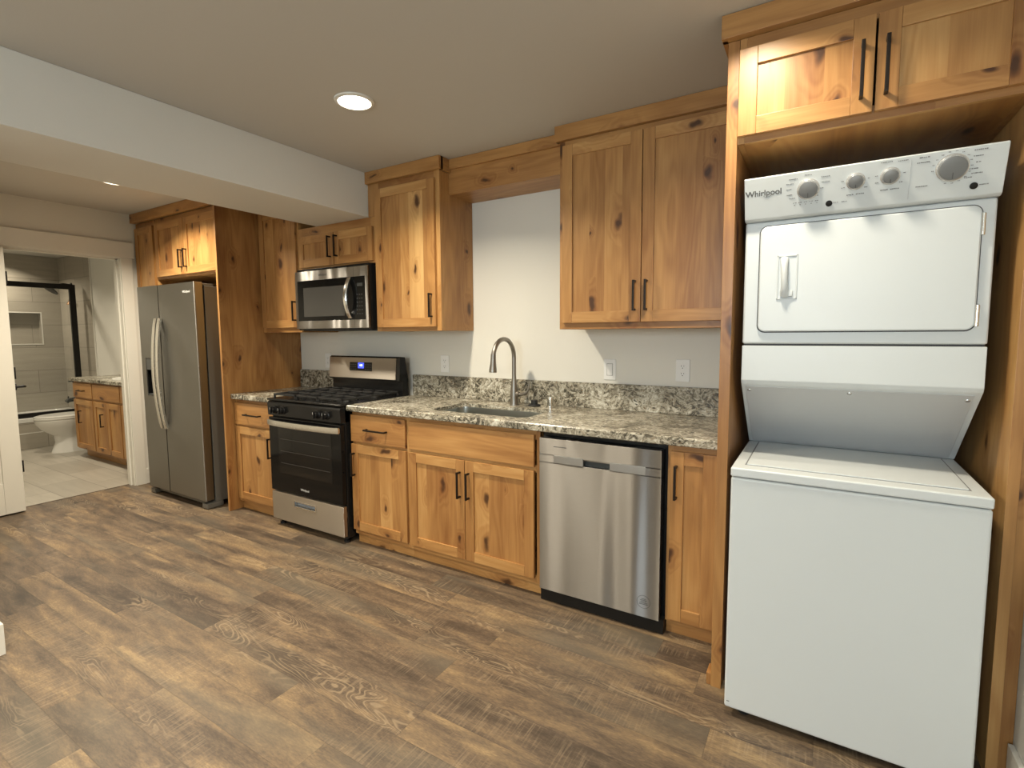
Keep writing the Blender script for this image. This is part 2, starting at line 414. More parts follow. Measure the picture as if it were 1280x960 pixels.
struct('wall_near', MB().box(.19, .312, YR-.12, -2.345, -.06, H, 0, 0), WALL)
wx0, wx1, wz0, wz1 = 2.2, 3.55, 1.25, 2.12
mb = MB().box(.312, wx0, YR-.12, YR, -.06, H, 0, 0).box(wx1, XR, YR-.12, YR, -.06, H, 0, 0).box(wx0, wx1, YR-.12, YR, -.06, wz0, 0, 0).box(wx0, wx1, YR-.12, YR, wz1, H, 0, 0)
struct('wall_rear', mb, WALL)
win = MB()
for a in ((wx0, wx0+.05, wz0, wz1), (wx1-.05, wx1, wz0, wz1), (wx0, wx1, wz0, wz0+.05), (wx0, wx1, wz1-.05, wz1), ((wx0+wx1)/2-.025, (wx0+wx1)/2+.025, wz0, wz1)):
    win.box(a[0], a[1], YR-.08, YR-.02, a[2], a[3], 0, .004)
wo = struct('window_1', win, TRIM)
struct('window_pane', MB().box(wx0+.05, wx1-.05, YR-.053, YR-.047, wz0+.05, wz1-.05, 0, 0), PANE, wo)
mb = MB().box(XL-.115, XL-.235, -1.72, -1.6, -.06, H, 0, 0)
mb = MB().box(XB, XL-.115, -1.72, -1.60, -.06, H, 0, 0)
struct('wall_bathroom', mb, WALL)
# ceiling beam
struct('trim_beam', MB().box(.11, .652, -2.226, -.347, 2.152, H, 0, .004).box(.11, .652, -.347, 0, 2.152, H, 0, 0), WALL)
# tiled end wall with niche, tiled stretch of the back wall
ny0, ny1, nz0, nz1 = -.60, -.235, 1.27, 1.68
mb = MB().box(XB-.12, XB, -1.6, ny0, .0, H, 0, 0).box(XB-.12, XB, ny1, 0, .0, H, 0, 0).box(XB-.12, XB, ny0, ny1, 0, nz0, 0, 0).box(XB-.12, XB, ny0, ny1, nz1, H, 0, 0).box(XB-.14, XB-.10, ny0, ny1, nz0, nz1, 0, 0)
struct('wall_shower', mb, TILE_F)
mb = MB()
for a in ((ny0-.012, ny1+.012, nz1, nz1+.012), (ny0-.012, ny1+.012, nz0-.012, nz0), (ny0-.012, ny0, nz0, nz1), (ny1, ny1+.012, nz0, nz1)):
    mb.box(XB-.005, XB+.004, a[0], a[1], a[2], a[3], 0, .001)
struct('trim_niche', mb, TRIM)
struct('wall_shower_side', MB().box(XB, -4.72, -.012, 0, 0, H, 0, .002), TILE_B)
struct('trim_tile', MB().box(-4.72, -4.708, -.014, 0, 0, H, 0, .001), TRIM)
# doorway: jambs, casings, threshold
mb = MB().box(XL-.12, XL+.005, DY1, DY1+.02, 0, DZ, 0, .001).box(XL-.12, XL+.005, DY0-.02, DY0, 0, DZ, 0, .001).box(XL-.12, XL+.005, DY0-.02, DY1+.02, DZ, DZ+.02, 0, .001)
mb.box(XL-.075, XL-.04, DY1-.012, DY1, 0, DZ, 0, .001).box(XL-.075, XL-.04, DY0, DY0+.012, 0, DZ, 0, .001).box(XL-.075, XL-.04, DY0, DY1, DZ-.012, DZ, 0, .001)
struct('trim_jamb', mb, TRIM)
mb = MB().box(XL, XL+.022, DY1+.006, DY1+.095, 0, DZ+.005, 0, .003).box(XL, XL+.018, DY0-.095, DY0-.006, 0, DZ+.005, 0, .003)
mb.box(XL, XL+.026, DY0-.125, DY1+.115, DZ+.005, DZ+.145, 0, .003)
struct('trim_casing', mb, TRIM)
struct('trim_threshold', MB().box(XL-.098, XL-.085, DY0, DY1, 0, .004, 0, .001), plain('threshold strip', (.16, .13, .10), .5))
def baseboard(name, boxes): 
    mb = MB()
    for b in boxes: mb.box(*b, 0, .135, 0, .002)
    struct(name, mb, TRIM)
baseboard('baseboard_left', [(XL, XL+.013, DY1+.096, -.636)])
baseboard('baseboard_right', [(XR-.015, XR, YR, -.878)])
baseboard('baseboard_hall', [(XL+.07, .312, -2.2255, -2.212)])
baseboard('baseboard_near', [(.3125, .353, YR, -2.212)])
# open door leaf folded back against the wall
dl = MB()
lx0, lx1 = XL+.026, XL+.061
ly1, ly0 = DY0-.012, DY0-.012-.72
dl.box(lx0, lx1-.008, ly0+.02, ly1-.02, .03, 2.0, 0, 0)
for a in ((ly1-.115, ly1, .012, 2.03), (ly0, ly0+.115, .012, 2.03), (ly0+.115, ly1-.115, .012, .25), (ly0+.115, ly1-.115, 1.9, 2.03), (ly0+.115, ly1-.115, .95, 1.08)):
    dl.box(lx0, lx1, a[0], a[1], a[2], a[3], 0, .003)
door = struct('door_1', dl, TRIM)
for z in (1.81, 1.085, .36):
    struct('hinge', MB().cyl((lx1-.02, ly1+.008, z-.045), 'z', .007, .09, 0, 12).box(lx1-.02, lx1-.004, ly1, ly1+.003, z-.045, z+.045), BLACK_M, door)
lv = MB().cyl((XL-.02, DY0+.001, .975), 'y', .027, .012, 0, 20, bev=.002).cyl((XL-.02, DY0+.012, .975), 'y', .009, .045, 0, 12)
lv.tube([(XL-.02, DY0+.055, .975), (XL-.03, DY0+.068, .974), (XL-.06, DY0+.075, .972), (XL-.09, DY0+.073, .974)], .009, 0, 10)
one('lever_handle', lv, BLACK_M, 'small black lever handle at the left side of the bathroom doorway', 'handle', (XL-.02, DY0, .975))

# ------------------------------------------------------------------ cabinet helpers
def shaker(mb, x0, x1, z0, z1, yf, st=.057, rl=.057, t=.02, stave=.095, seed=0):
    """frame-and-panel door, front plane y = yf; slot 0 upright grain, slot 1 level grain"""
    rnd = random.Random(seed or int((x0*131+z0*17)*1000))
    mb.box(x0, x0+st, yf, yf+t, z0, z1, 0, .002).box(x1-st, x1, yf, yf+t, z0, z1, 0, .002)
    mb.box(x0+st, x1-st, yf, yf+t, z0, z0+rl, 1, .0016).box(x0+st, x1-st, yf, yf+t, z1-rl, z1, 1, .0016)
    a, b = x0+st-.004, x1-st+.004; x = a
    while x < b-.001:
        wd = stave*rnd.uniform(.75, 1.3); e = min(b, x+wd)
        if b-e < .03: e = b
        mb.box(x, e, yf+.009, yf+t-.002, z0+rl-.004, z1-rl+.004, 0, 0); x = e
    return mb
def slab(mb, x0, x1, z0, z1, yf, t=.02): return mb.box(x0, x1, yf, yf+t, z0, z1, 1, .0035)
def pull(x, z, yf, length, vertical=True):
    mb = MB(); h = length/2; w_ = .0052
    if vertical:
        mb.box(x-w_, x+w_, yf-.034, yf-.024, z-h, z+h, 0, .0015)
        for s in (-1, 1): mb.box(x-w_, x+w_, yf-.026, yf, z+s*(h-.006)-.005, z+s*(h-.006)+.005, 0, .001)
    else:
        mb.box(x-h, x+h, yf-.034, yf-.024, z-w_, z+w_, 0, .0015)
        for s in (-1, 1): mb.box(x+s*(h-.006)-.005, x+s*(h-.006)+.005, yf-.026, yf, z-w_, z+w_, 0, .001)
    return mb
def add_door(T, x0, x1, z0, z1, yf, hx=None, hz=None, hl=.15, st=.057):
    d = T.part('door', shaker(MB(), x0, x1, z0, z1, yf, st), [W_V, W_H])
    if hx is not None: T.part('handle', pull(hx, hz, yf, hl), BRONZE, d)
    return d
def add_drawer(T, x0, x1, z0, z1, yf, handle=True, hl=.17):
    d = T.part('drawer' if handle else 'false_drawer_front', slab(MB(), x0, x1, z0, z1, yf), [W_V, W_H])
    if handle: T.part('handle', pull((x0+x1)/2, (z0+z1)/2, yf, hl, False), BRONZE, d)
    return d
def carcass(T, x0, x1, z0, z1, yf, doors, st=.03, back=-.003, rails=(), top=True, tr=.05):
    """sides, top, bottom, back and a face frame whose front is y = yf"""
    mb = MB()
    for a, b in ((x0, x0+.018), (x1-.018, x1)): mb.box(a, b, yf+.019, back, z0, z1, 0, .001)
    mb.box(x0+.018, x1-.018, yf+.019, back, z0+.001, z0+.02, 2, .0)
    if top: mb.box(x0+.018, x1-.018, yf+.019, back, z1-.02, z1-.001, 2, 0)
    mb.box(x0+.018, x1-.018, back-.008, back, z0+.02, z1-.02, 0, 0)
    mb.box(x0, x0+st, yf, yf+.019, z0, z1, 0, .0012).box(x1-st, x1, yf, yf+.019, z0, z1, 0, .0012)
    mb.box(x0+st, x1-st, yf, yf+.019, z0, z0+.045, 1, .0012).box(x0+st, x1-st, yf, yf+.019, z1-tr, z1, 1, .0012)
    for r in rails: mb.box(x0+st, x1-st, yf, yf+.019, r-.02, r+.02, 1, .0012)
    return T.part('carcass', mb, [W_V, W_H, W_D])
def crown(T, x0, x1, yf, z0=2.362, z1=2.4385, ret_l=None, ret_r=None):
    mb = MB().box(x0, x1, yf, yf+.040, z0, z1, 1, .0015)
    if ret_l is not None: mb.box(x0, x0+.019, yf+.019, ret_l, z0, z1, 2, .0015)
    if ret_r is not None: mb.box(x1-.019, x1, yf+.019, ret_r, z0, z1, 2, .0015)
    return T.part('crown_moulding', mb, [W_V, W_H, W_D])

# ------------------------------------------------------------------ base cabinets
FY = -.61; DYF = -.63; ZT = .874
def base(name, label, x0, x1, rails=(.672,), top=True):
    T = Thing(name, label, 'cabinet', ((x0+x1)/2, -.3, 0))
    carcass(T, x0, x1, .065, ZT-.001, FY, None, .022, rails=rails, top=top)
    T.part('toe_kick', MB().box(x0, x1, -.585, -.567, 0.0, .0645, 1, .001), [W_V, W_H])
    return T
T = base('base_cabinet', 'narrow knotty wood base cabinet between the refrigerator panel and the range', -.576, -.050)
add_drawer(T, -.560, -.072, .680, .848, DYF, hl=.19)
add_door(T, -.560, -.072, .093, .664, DYF, -.115, .535)
T = base('base_cabinet', 'knotty wood base cabinet with one drawer and one door right of the range', .735, 1.2165)
add_drawer(T, .717+.02, 1.2045, .680, .853, DYF, hl=.18)
add_door(T, .717+.02, 1.2045, .098, .664, DYF, .765, .533)
T = base('sink_cabinet', 'wide two-door knotty wood cabinet under the kitchen sink', 1.2175, 2.105, top=False)
add_drawer(T, 1.2305, 2.078, .683, .850, DYF, False)
add_door(T, 1.2285, 1.638, .095, .664, DYF, 1.608, .525)
add_door(T, 1.642, 2.076, .095, .664, DYF, 1.668, .525)
T = base('base_cabinet', 'slim one-door knotty wood base cabinet right of the dishwasher', 2.742, 2.9835, rails=())
add_door(T, 2.757, 2.950, .083, .846, DYF, 2.783, .713)

# ------------------------------------------------------------------ countertops and backsplashes
def ctop(name, label, x0, x1, hole=None, yf=-.648, z0=.875, z1=.914):
    mb = MB()
    if not hole: mb.box(x0, x1, yf, -.0015, z0, z1, 0, .006, 3)
    else:
        hx0, hx1, hy0, hy1 = hole; rad = .05; n = 8
        t = bmesh.new(); top = []; 
        def ring(z, ins=0.):
            out = [(x0+ins, yf+ins), (x1-ins, yf+ins), (x1-ins, -.0015-ins), (x0+ins, -.0015-ins)]
            inn = []
            for cx, cy, a0 in ((hx0+rad, hy0+rad, 180), (hx1-rad, hy0+rad, 270), (hx1-rad, hy1-rad, 0), (hx0+rad, hy1-rad, 90)):
                for i in range(n+1):
                    a = R(a0+90*i/n); inn.append((cx+rad*math.cos(a), cy+rad*math.sin(a)))
            return [t.verts.new((p[0], p[1], z)) for p in out], [t.verts.new((p[0], p[1], z)) for p in inn]
        ob, ib = ring(z0, .004)
        for v in ib: v.co.z = z1-.020; o1, _i1 = ring(z0+.004); o2, _i2 = ring(z1-.006); ot, it = ring(z1, .006)
        for q in (_i1, _i2):
            for v in q: t.verts.remove(v)
        for a, b in ((ob, o1), (o1, o2), (o2, ot)):
            for i in range(4): t.faces.new((a[i], a[(i+1) % 4], b[(i+1) % 4], b[i]))
        k = len(it)
        for i in range(k): t.faces.new((ib[i], it[i], it[(i+1) % k], ib[(i+1) % k]))
        q = n+1
        for o_, i_ in ((ot, it), (ob, ib)):
            for c in range(4):
                for j in range(n): t.faces.new((o_[c], i_[c*q+j], i_[c*q+j+1]))
                t.faces.new((o_[c], i_[c*q+n], i_[((c+1) % 4)*q], o_[(c+1) % 4]))
        mb._add(t, 0)
    return one(name, mb, GRANITE, label, 'countertop', ((x0+x1)/2, -.3, z0))
HOLE = (1.325, 1.975, -.535, -.215)
ctop('countertop', 'short speckled granite countertop left of the range', -.577, -.046)
ctop('countertop', 'long speckled granite countertop with the sink cut into it', .722, 2.984, HOLE)
one('backsplash', MB().box(-.577, -.0465, -.0215, -.001, .9145, 1.066, 0, .003), GRANITE, 'short granite backsplash strip left of the range', 'backsplash', (-.3, -.01, .9145))
one('backsplash', MB().box(.722, 2.984, -.0215, -.001, .9145, 1.066, 0, .003), GRANITE, 'long granite backsplash strip behind the sink', 'backsplash', (1.9, -.01, .9145))

# ------------------------------------------------------------------ sink and what stands round it
def rrect(x0, x1, y0, y1, r, z, n=8):
    out = []
    for cx, cy, a0 in ((x0+r, y0+r, 180), (x1-r, y0+r, 270), (x1-r, y1-r, 0), (x0+r, y1-r, 90)):
        for i in range(n+1):
            a = R(a0+90*i/n); out.append((cx+r*math.cos(a), cy+r*math.sin(a), z))
    return out
T = Thing('sink', 'rectangular stainless steel undermount sink set in the granite countertop', 'sink', (1.65, -.375, .68))
hx0, hx1, hy0, hy1 = HOLE
e = .008
mb = MB()
mb.loft([rrect(hx0+.0005, hx1-.0005, hy0+.0005, hy1-.0005, .05, .8935), rrect(hx0+.001, hx1-.001, hy0+.001, hy1-.001, .05, .890), rrect(hx0+.004, hx1-.004, hy0+.004, hy1-.004, .05, .72),
         rrect(hx0+.02, hx1-.02, hy0+.02, hy1-.02, .06, .695), rrect(hx0+.06, hx1-.06, hy0+.06, hy1-.06, .06, .690)], 0, False)
t = bmesh.new(); t.faces.new([t.verts.new(p) for p in rrect(hx0+.06, hx1-.06, hy0+.06, hy1-.06, .06, .690)]); mb._add(t, 0)
b_ = T.part('basin', mb, SINK)
T.part('drain', MB().lathe([(0, .6905), (.02, .6905), (.045, .691), (.05, .694), (.056, .694), (.056, .690)], (1.65, -.36, 0)), CHROME)
fx, fy = 1.668, -.135
T = Thing('faucet', 'tall gooseneck pull-down faucet with a side lever standing behind the sink', 'faucet', (fx, fy, .9142))
T.part('base', MB().lathe([(0, .9142), (.030, .9142), (.030, .918), (.026, .925), (.0245, .97), (.0235, 1.0), (.019, 1.04), (.0145, 1.08), (.0135, 1.10), (0, 1.10)], (fx, fy, 0)), NICKEL)
pts = [(fx, fy, 1.085), (fx, fy, 1.14), (fx, fy, 1.215)]
yc, rr = fy-.118, .118
for i in range(1, 17):
    a = R(170*i/16); pts.append((fx, yc+rr*math.cos(a), 1.215+rr*.97*math.sin(a)))
T.part('spout', MB().tube(pts, .0135, 0, 18), NICKEL)
ex, ey, ez = pts[-1]
hd = Matrix.Translation((ex, ey, ez)) @ Matrix.Rotation(R(-4), 4, 'X')
T.part('spray_head', MB().lathe([(0, .01), (.0145, .01), (.015, -.0), (.0155, -.02), (.019, -.06), (.0225, -.085), (.0225, -.098), (.019, -.10), (0, -.10)], (0, 0, 0), 'z', 24, 0, hd), NICKEL)
lvp = [(fx+.012, fy, .985), (fx+.05, fy+.002, .985), (fx+.075, fy+.003, .990), (fx+.093, fy+.004, 1.005), (fx+.103, fy+.004, 1.03), (fx+.108, fy+.004, 1.068)]
T.part('lever', MB().cyl((fx+.015, fy, .985), 'x', .0175, .022, 0, 20, bev=.002).tube(lvp, [.011, .010, .0095, .008, .0065, .005], 0, 12), NICKEL)
one('sink_stopper', MB().lathe([(0, .9142), (.038, .9142), (.040, .919), (.036, .924), (.022, .926), (.020, .944), (.022, .948), (.018, .952), (0, .952)], (1.795, -.105, 0)), RUBBER, 'black rubber sink stopper lying on the granite beside the faucet', 'stopper', (1.795, -.105, .9142))
one('dishwasher_air_gap', MB().lathe([(0, .9142), (.026, .9142), (.026, .918), (.0195, .921), (.0190, .968), (.0175, .976), (.012, .979), (0, .980)], (1.912, -.115, 0)), CHROME, 'small chrome cylinder air gap standing on the granite right of the stopper', 'air gap', (1.912, -.115, .9142))

# ------------------------------------------------------------------ dishwasher
T = Thing('dishwasher', 'stainless steel dishwasher built in under the granite countertop', 'dishwasher', (2.42, -.35, 0))
x0, x1, yf = 2.122, 2.724, -.652
T.part('tub', MB().box(2.112, 2.7405, -.59, -.02, .005, .872, 0, .002), BLACK_E)
mb = MB()
mb.box(x0, x1, yf, yf+.045, .071, .729, 0, .0008, 2).box(x0, x1, yf, yf+.045, .763, .847, 0, .0008, 2)
mb.box(x0, 2.357, yf, yf+.045, .725, .767, 0, 0).box(2.488, x1, yf, yf+.045, .725, .767, 0, 0)
mb.box(2.35, 2.495, yf+.030, yf+.045, .72, .77, 0, 0)
dr = T.part('door', mb, STEEL)
T.part('handle_recess', MB().box(2.357, 2.488, yf+.0285, yf+.0315, .729, .763, 0, 0).box(2.357, 2.488, yf+.004, yf+.03, .757, .763, 1, .001), [plain('recess grey', (.045, .05, .05), .4), STEEL], dr, 'dark pocket handle opening')
SATIN = plain('satin strip', (.40, .40, .39), .42, .9)
for a_, b_ in ((2.20, 2.356), (2.489, 2.655)): T.part('handle_strip', MB().box(a_, b_, yf-.0025, yf+.001, .7275, .7665, 0, .002), SATIN, dr)
T.part('printed_mark', MB().box(2.20, 2.268, yf-.0006, yf+.001, .8075, .811, 0, 0), INK, dr)
mb = MB()
cx_, cz_ = 2.655, .143
mb.tube([(cx_+.030*math.cos(2*math.pi*i/40), yf-.0004, cz_+.030*math.sin(2*math.pi*i/40)) for i in range(41)], .0009, 0, 6)
for k, (w_, dz) in enumerate(((.010, .014), (.015, .008), (.013, .002), (.018, -.005), (.020, -.011))):
    mb.box(cx_-w_, cx_+w_, yf-.0008, yf+.0005, cz_+dz-.0014, cz_+dz+.0014, 0, 0)
T.part('round_sticker', mb, INK, dr)
T.part('toe_panel', MB().box(x0-.004, x1+.016, -.632, -.59, .004, .069, 0, .001), BLACK_M)

# ------------------------------------------------------------------ range
T = Thing('range', 'freestanding gas range with black cooktop and stainless oven drawer', 'stove', (.34, -.35, 0))
x0, x1 = -.040, .716
T.part('body', MB().box(x0, x1, -.655, -.03, .035, .905, 0, .003), BLACK_E)
mb = MB().prism([(-.690, .80), (-.694, .885), (-.682, .902), (-.62, .902), (-.62, .80)], 'x', x0, x1, 0, .002)
T.part('control_panel', mb, BLACK_E)
for kx in (.045, .135, .500, .590):
    k = MB().lathe([(0, 0), (.028, 0), (.028, .006), (.0225, .010), (.0205, .028), (.018, .031), (0, .031)], (kx, -.6905, .842), '-y', 24).box(kx-.0055, kx+.0055, -.731, -.705, .842-.022, .842+.022, 0, .002)
    ko = T.part('knob', k, BLACK_E)
    T.part('pointer', MB().box(kx-.001, kx+.001, -.7318, -.730, .846, .862, 0, 0), INK_L, ko)
mb = MB().box(x0+.004, x1-.004, -.690, -.656, .262, .788, 0, .004)
dr = T.part('oven_door', mb, BLACK_G)
T.part('window', MB().box(x0+.11, x1-.095, -.6915, -.689, .395, .725, 0, .001), OVEN_G, dr)
for z in (.47, .555, .64): T.part('rack_line', MB().box(x0+.13, x1-.115, -.6919, -.6905, z-.0012, z+.0012, 0, 0), plain('oven rack seen through glass', (.07, .065, .06), .3), dr)
hp = []
for i in range(17):
    q = i/16; hp.append((x0+.012+(x1-x0-.024)*q, -.700-.032*math.sin(math.pi*min(1, max(0, q)))**.6, .752))
t = MB()
rings = []
for (hx, hy, hz) in hp: rings.append([(hx, hy+.007, hz-.021), (hx, hy-.004, hz-.019), (hx, hy-.007, hz), (hx, hy-.004, hz+.019), (hx, hy+.007, hz+.021)])
t.loft(rings, 0)
for q in (x0+.020, x1-.020): t.box(q-.012, q+.012, -.706, -.690, .737, .767, 0, .003)
T.part('handle', t, HANDLE_S, dr)
T.part('emblem', MB().text('Whirlpool', .021, FRONT(.335, -.6905, .305)), INK_L, dr)
mb = MB()
px0, px1, pz0, pz1 = .215, .435, .178, .208
yd = -.688
mb.box(x0+.004, x1-.004, yd, -.657, .050, pz0, 0, .004, 3).box(x0+.004, x1-.004, yd, -.657, pz1, .252, 0, .004, 3).box(x0+.004, px0, yd, -.657, pz0-.004, pz1+.004, 0, 0).box(px1, x1-.004, yd, -.657, pz0-.004, pz1+.004, 0, 0).box(px0, px1, -.662, -.657, pz0-.004, pz1+.004, 0, 0)
dw = T.part('warming_drawer', mb, STEEL_W)
pb = MB()
for a in ((px0-.008, px1+.008, pz1, pz1+.007), (px0-.008, px1+.008, pz0-.009, pz0), (px0-.008, px0+.002, pz0, pz1), (px1-.002, px1+.008, pz0, pz1)): pb.box(a[0], a[1], yd-.003, yd+.012, a[2], a[3], 0, .002)
pb.box(px0, px1, -.668, -.6615, pz0-.003, pz1+.003, 1, 0)
T.part('drawer_pull', pb, [CHROME, plain('pale blue steel', (.36, .42, .52), .35, .6)], dw)
for fx_, fy_ in ((x0+.04, -.635), (x1-.04, -.635), (x0+.04, -.10), (x1-.04, -.10)):
    T.part('foot', MB().lathe([(0, 0), (.020, 0), (.020, .012), (.010, .018), (.010, .04), (0, .04)], (fx_, fy_, 0)), RUBBER)
# cooktop with grates and burners
T.part('cooktop', MB().box(x0-.004, x1+.004, -.692, -.115, .905, .920, 0, .005, 3), BLACK_E)
for bx, by, br in ((.12, -.50, .045), (.56, -.50, .055), (.12, -.25, .04), (.56, -.25, .045), (.34, -.375, .05)):
    bo = T.part('burner', MB().lathe([(0, .920), (br+.012, .920), (br+.010, .927), (br, .929), (br, .936), (0, .936)], (bx, by, 0)), plain('burner ring', (.05, .05, .05), .4, .6))
    T.part('burner_cap', MB().lathe([(0, .936), (br-.006, .936), (br-.005, .942), (br-.012, .945), (0, .945)], (bx, by, 0)), IRON, bo)
for gx0, gx1 in ((x0+.02, .222), (.228, .452), (.458, x1-.02)):
    g = MB(); gy0, gy1 = -.655, -.140; z0, z1 = .938, .951
    for xx in (gx0, gx1-.012): g.box(xx, xx+.012, gy0, gy1, z0, z1, 0, .003)
    for yy in (gy0, gy1-.012, (gy0+gy1)/2-.006): g.box(gx0, gx1, yy, yy+.012, z0, z1, 0, .003)
    xm = (gx0+gx1)/2
    g.box(xm-.006, xm+.006, gy0, gy1, z0, z1+.003, 0, .003)
    for yy in (gy0+.12, gy1-.13): g.box(gx0, gx1, yy-.006, yy+.006, z0, z1+.003, 0, .003)
    for xx in (gx0+.006, gx1-.006):
        for yy in (gy0+.006, gy1-.006): g.box(xx-.006, xx+.006, yy-.006, yy+.006, .920, z0, 0, .002)
    T.part('grate', g, IRON)
# backguard
bgm = MB().prism([(-.118, .905), (-.118, 1.02), (-.150, 1.025), (-.138, 1.192), (-.125, 1.200), (-.085, 1.196), (-.055, 1.02), (-.055, .905)], 'x', x0+.003, x1-.003, 0, .002)
bo = T.part('backguard', bgm, BLACK_E)
sl = Matrix.Translation((0, -.1505, 1.03)) @ Matrix.Rotation(-math.atan2(.012, .167), 4, 'X')
T.part('steel_face', MB().box(x0+.006, x1-.036, -.005, .003, .002, .160, 0, .004, 2, sl), STEEL_W, bo)
DISP = lambda po: T.part('display', MB().box(.292, .356, -.0078, -.006, .078, .120, 0, .0, 2, sl), SCREEN, po, 'blue lit clock display')
kb = MB().box(.200, .440, -.007, .0, .058, .124, 0, .003, 2, sl)
for i in range(3):
    for j in range(3):
        for sgn in (0, 1):
            u_ = (.216+.024*i) if sgn == 0 else (.376+.024*i)
            kb.box(u_-.007, u_+.007, -.0076, -.006, .070+.018*j-.001, .070+.018*j+.001, 1, 0, 2, sl)
po = T.part('display_panel', kb, [BLACK_G, plain('faint key marks', (.16, .16, .15), .5)], bo)
DISP(po)
T.part('lit_readout', MB().box(.309, .321, -.0084, -.0074, .097, .105, 0, .001, 2, sl).box(.3205, .340, -.0084, -.0074, .094, .107, 0, .001, 2, sl), DIGITS, po)

# ------------------------------------------------------------------ refrigerator
T = Thing('refrigerator', 'grey steel side-by-side refrigerator standing beside the bathroom doorway', 'refrigerator', (-1.21, -.4, 0))
x0, x1, yf, xs = -1.655, -.760, -.778, -1.312
T.part('body', MB().box(x0+.012, x1-.004, -.700, -.03, .045, 1.745, 0, .004), FRIDGE_S)
def fdoor(a, b, hole=None):
    mb = MB()
    if not hole: mb.box(a, b, yf, -.708, .066, 1.772, 0, .008, 3)
    else:
        h0, h1, k0, k1 = hole
        mb.box(a, h0, yf, -.708, .066, 1.772, 0, .0).box(h1, b, yf, -.708, .066, 1.772, 0, .0).box(h0, h1, yf, -.708, .066, k0, 0, 0).box(h0, h1, yf, -.708, k1, 1.772, 0, 0).box(h0, h1, -.716, -.708, k0, k1, 0, 0)
    return mb
dl_ = T.part('freezer_door', fdoor(x0, xs-.003, (-1.585, -1.42, .86, 1.178)), FRIDGE)
dr_ = T.part('fridge_door', fdoor(xs+.003, x1), FRIDGE)
T.part('emblem', MB().text('Whirlpool', .026, FRONT(-.872, yf-.0004, 1.700)), INK_L, dr_)
dp = T.part('dispenser', MB().box(-1.584, -1.421, yf+.004, -.716, 1.078, 1.177, 0, .002).box(-1.584, -1.421, -.722, -.716, .862, 1.078, 1, 0).box(-1.584, -1.421, yf+.004, -.716, .862, .874, 0, .002).box(-1.584, -1.578, yf+.004, -.716, .874, 1.078, 1, 0).box(-1.427, -1.421, yf+.004, -.716, .874, 1.078, 1, 0), [plain('dispenser grey', (.075, .078, .078), .3), BLACK_G], dl_, 'dark ice and water dispenser')
T.part('paddle', MB().box(-1.53, -1.475, -.742, -.730, .95, 1.07, 0, .003), BLACK_E, dp)
def bow(xc, w_, zt, zb, parent):
    n = 20; rings = []
    for i in range(n+1):
        q = i/n; z = zb+(zt-zb)*q; y = yf-.012-.042*math.sin(math.pi*q)**.75
        rings.append([(xc-w_, y+.012, z), (xc-w_, y-.003, z), (xc-w_*.5, y-.010, z), (xc+w_*.5, y-.010, z), (xc+w_, y-.003, z), (xc+w_, y+.012, z)])
    mb = MB().loft(rings, 0)
    for z in (zt-.015, zb+.015): mb.box(xc-w_*.8, xc+w_*.8, yf-.012, yf, z-.014, z+.014, 0, .003)
    T.part('handle', mb, HANDLE_S, parent)
bow(-1.343, .018, 1.505, .600, dl_); bow(-1.280, .018, 1.505, .600, dr_)
for hx in (x0+.06, x1-.06):
    T.part('hinge_cover', MB().box(hx-.05, hx+.045, -.765, -.62, 1.745, 1.764, 0, .006), FRIDGE_S)
T.part('base_grille', MB().box(x0+.05, x1-.05, -.735, -.705, .022, .058, 0, .003), FRIDGE_S)
for fx_ in (x0+.035, x1-.035):
    T.part('foot', MB().box(fx_-.036, fx_+.036, -.772, -.64, .004, .045, 0, .006).cyl((fx_, -.70, 0), 'z', .018, .006, 0, 16), FRIDGE_S)
for fx_ in (x0+.06, x1-.06): T.part('roller', MB().cyl((fx_-.015, -.10, .022), 'x', .022, .03, 0, 16), RUBBER)

# ------------------------------------------------------------------ tall cabinets round the refrigerator
T = Thing('pantry_cabinet', 'tall slim knotty wood cabinet in the corner left of the refrigerator', 'cabinet', (-1.83, -.3, 0))
carcass(T, -2.004, -1.664, .07, 2.361, FY, None, .03)
T.part('toe_kick', MB().box(-2.004, -1.664, -.585, -.567, 0, .0695, 1, .001), [W_V, W_H])
add_door(T, -1.992, -1.672, .10, 2.315, DYF)
crown(T, -2.004, -1.6645, -.655)
T = Thing('bridge_cabinet', 'two-door knotty wood cabinet above the refrigerator', 'cabinet', (-1.13, -.3, 1.85))
carcass(T, -1.6635, -.6005, 1.850, 2.361, FY, None, .03)
add_door(T, -1.634, -1.172, 1.868, 2.318, DYF, -1.205, 1.993)
add_door(T, -1.166, -.640, 1.868, 2.318, DYF, -1.130, 1.993)
crown(T, -1.6637, -.6005, -.655)
one('end_panel', MB().box(-.600, -.5775, -.695, -.001, 0, 2.4385, 0, .0012), [W_V], 'tall knotty wood side panel standing right of the refrigerator', 'panel', (-.59, -.35, 0))

# ------------------------------------------------------------------ wall cabinets
UF, UD, UB, UT = -.345, -.365, 1.383, 2.361
T = Thing('wall_cabinet', 'one-door wall cabinet between refrigerator panel and microwave', 'cabinet', (-.33, -.17, UB))
carcass(T, -.5765, -.0875, UB, UT, UF, None, .04)
add_door(T, -.556, -.106, 1.42, 2.318, UD, -.132, 1.545)
crown(T, -.5765, -.066, UD)
T = Thing('wall_cabinet', 'low two-door wall cabinet over the microwave under the ceiling beam', 'cabinet', (.31, -.17, 1.846))
carcass(T, -.0865, .7085, 1.846, 2.1505, UF, None, .034, tr=.078)
add_door(T, -.066, .315, 1.860, 2.088, UD, .285, 1.987, .15, .05)
add_door(T, .321, .700, 1.860, 2.088, UD, .355, 1.987, .15, .05)
T = Thing('wall_cabinet', 'one-door wall cabinet between microwave and faucet', 'cabinet', (.985, -.17, UB))
carcass(T, .7095, 1.2690, UB, UT, UF, None, .042)
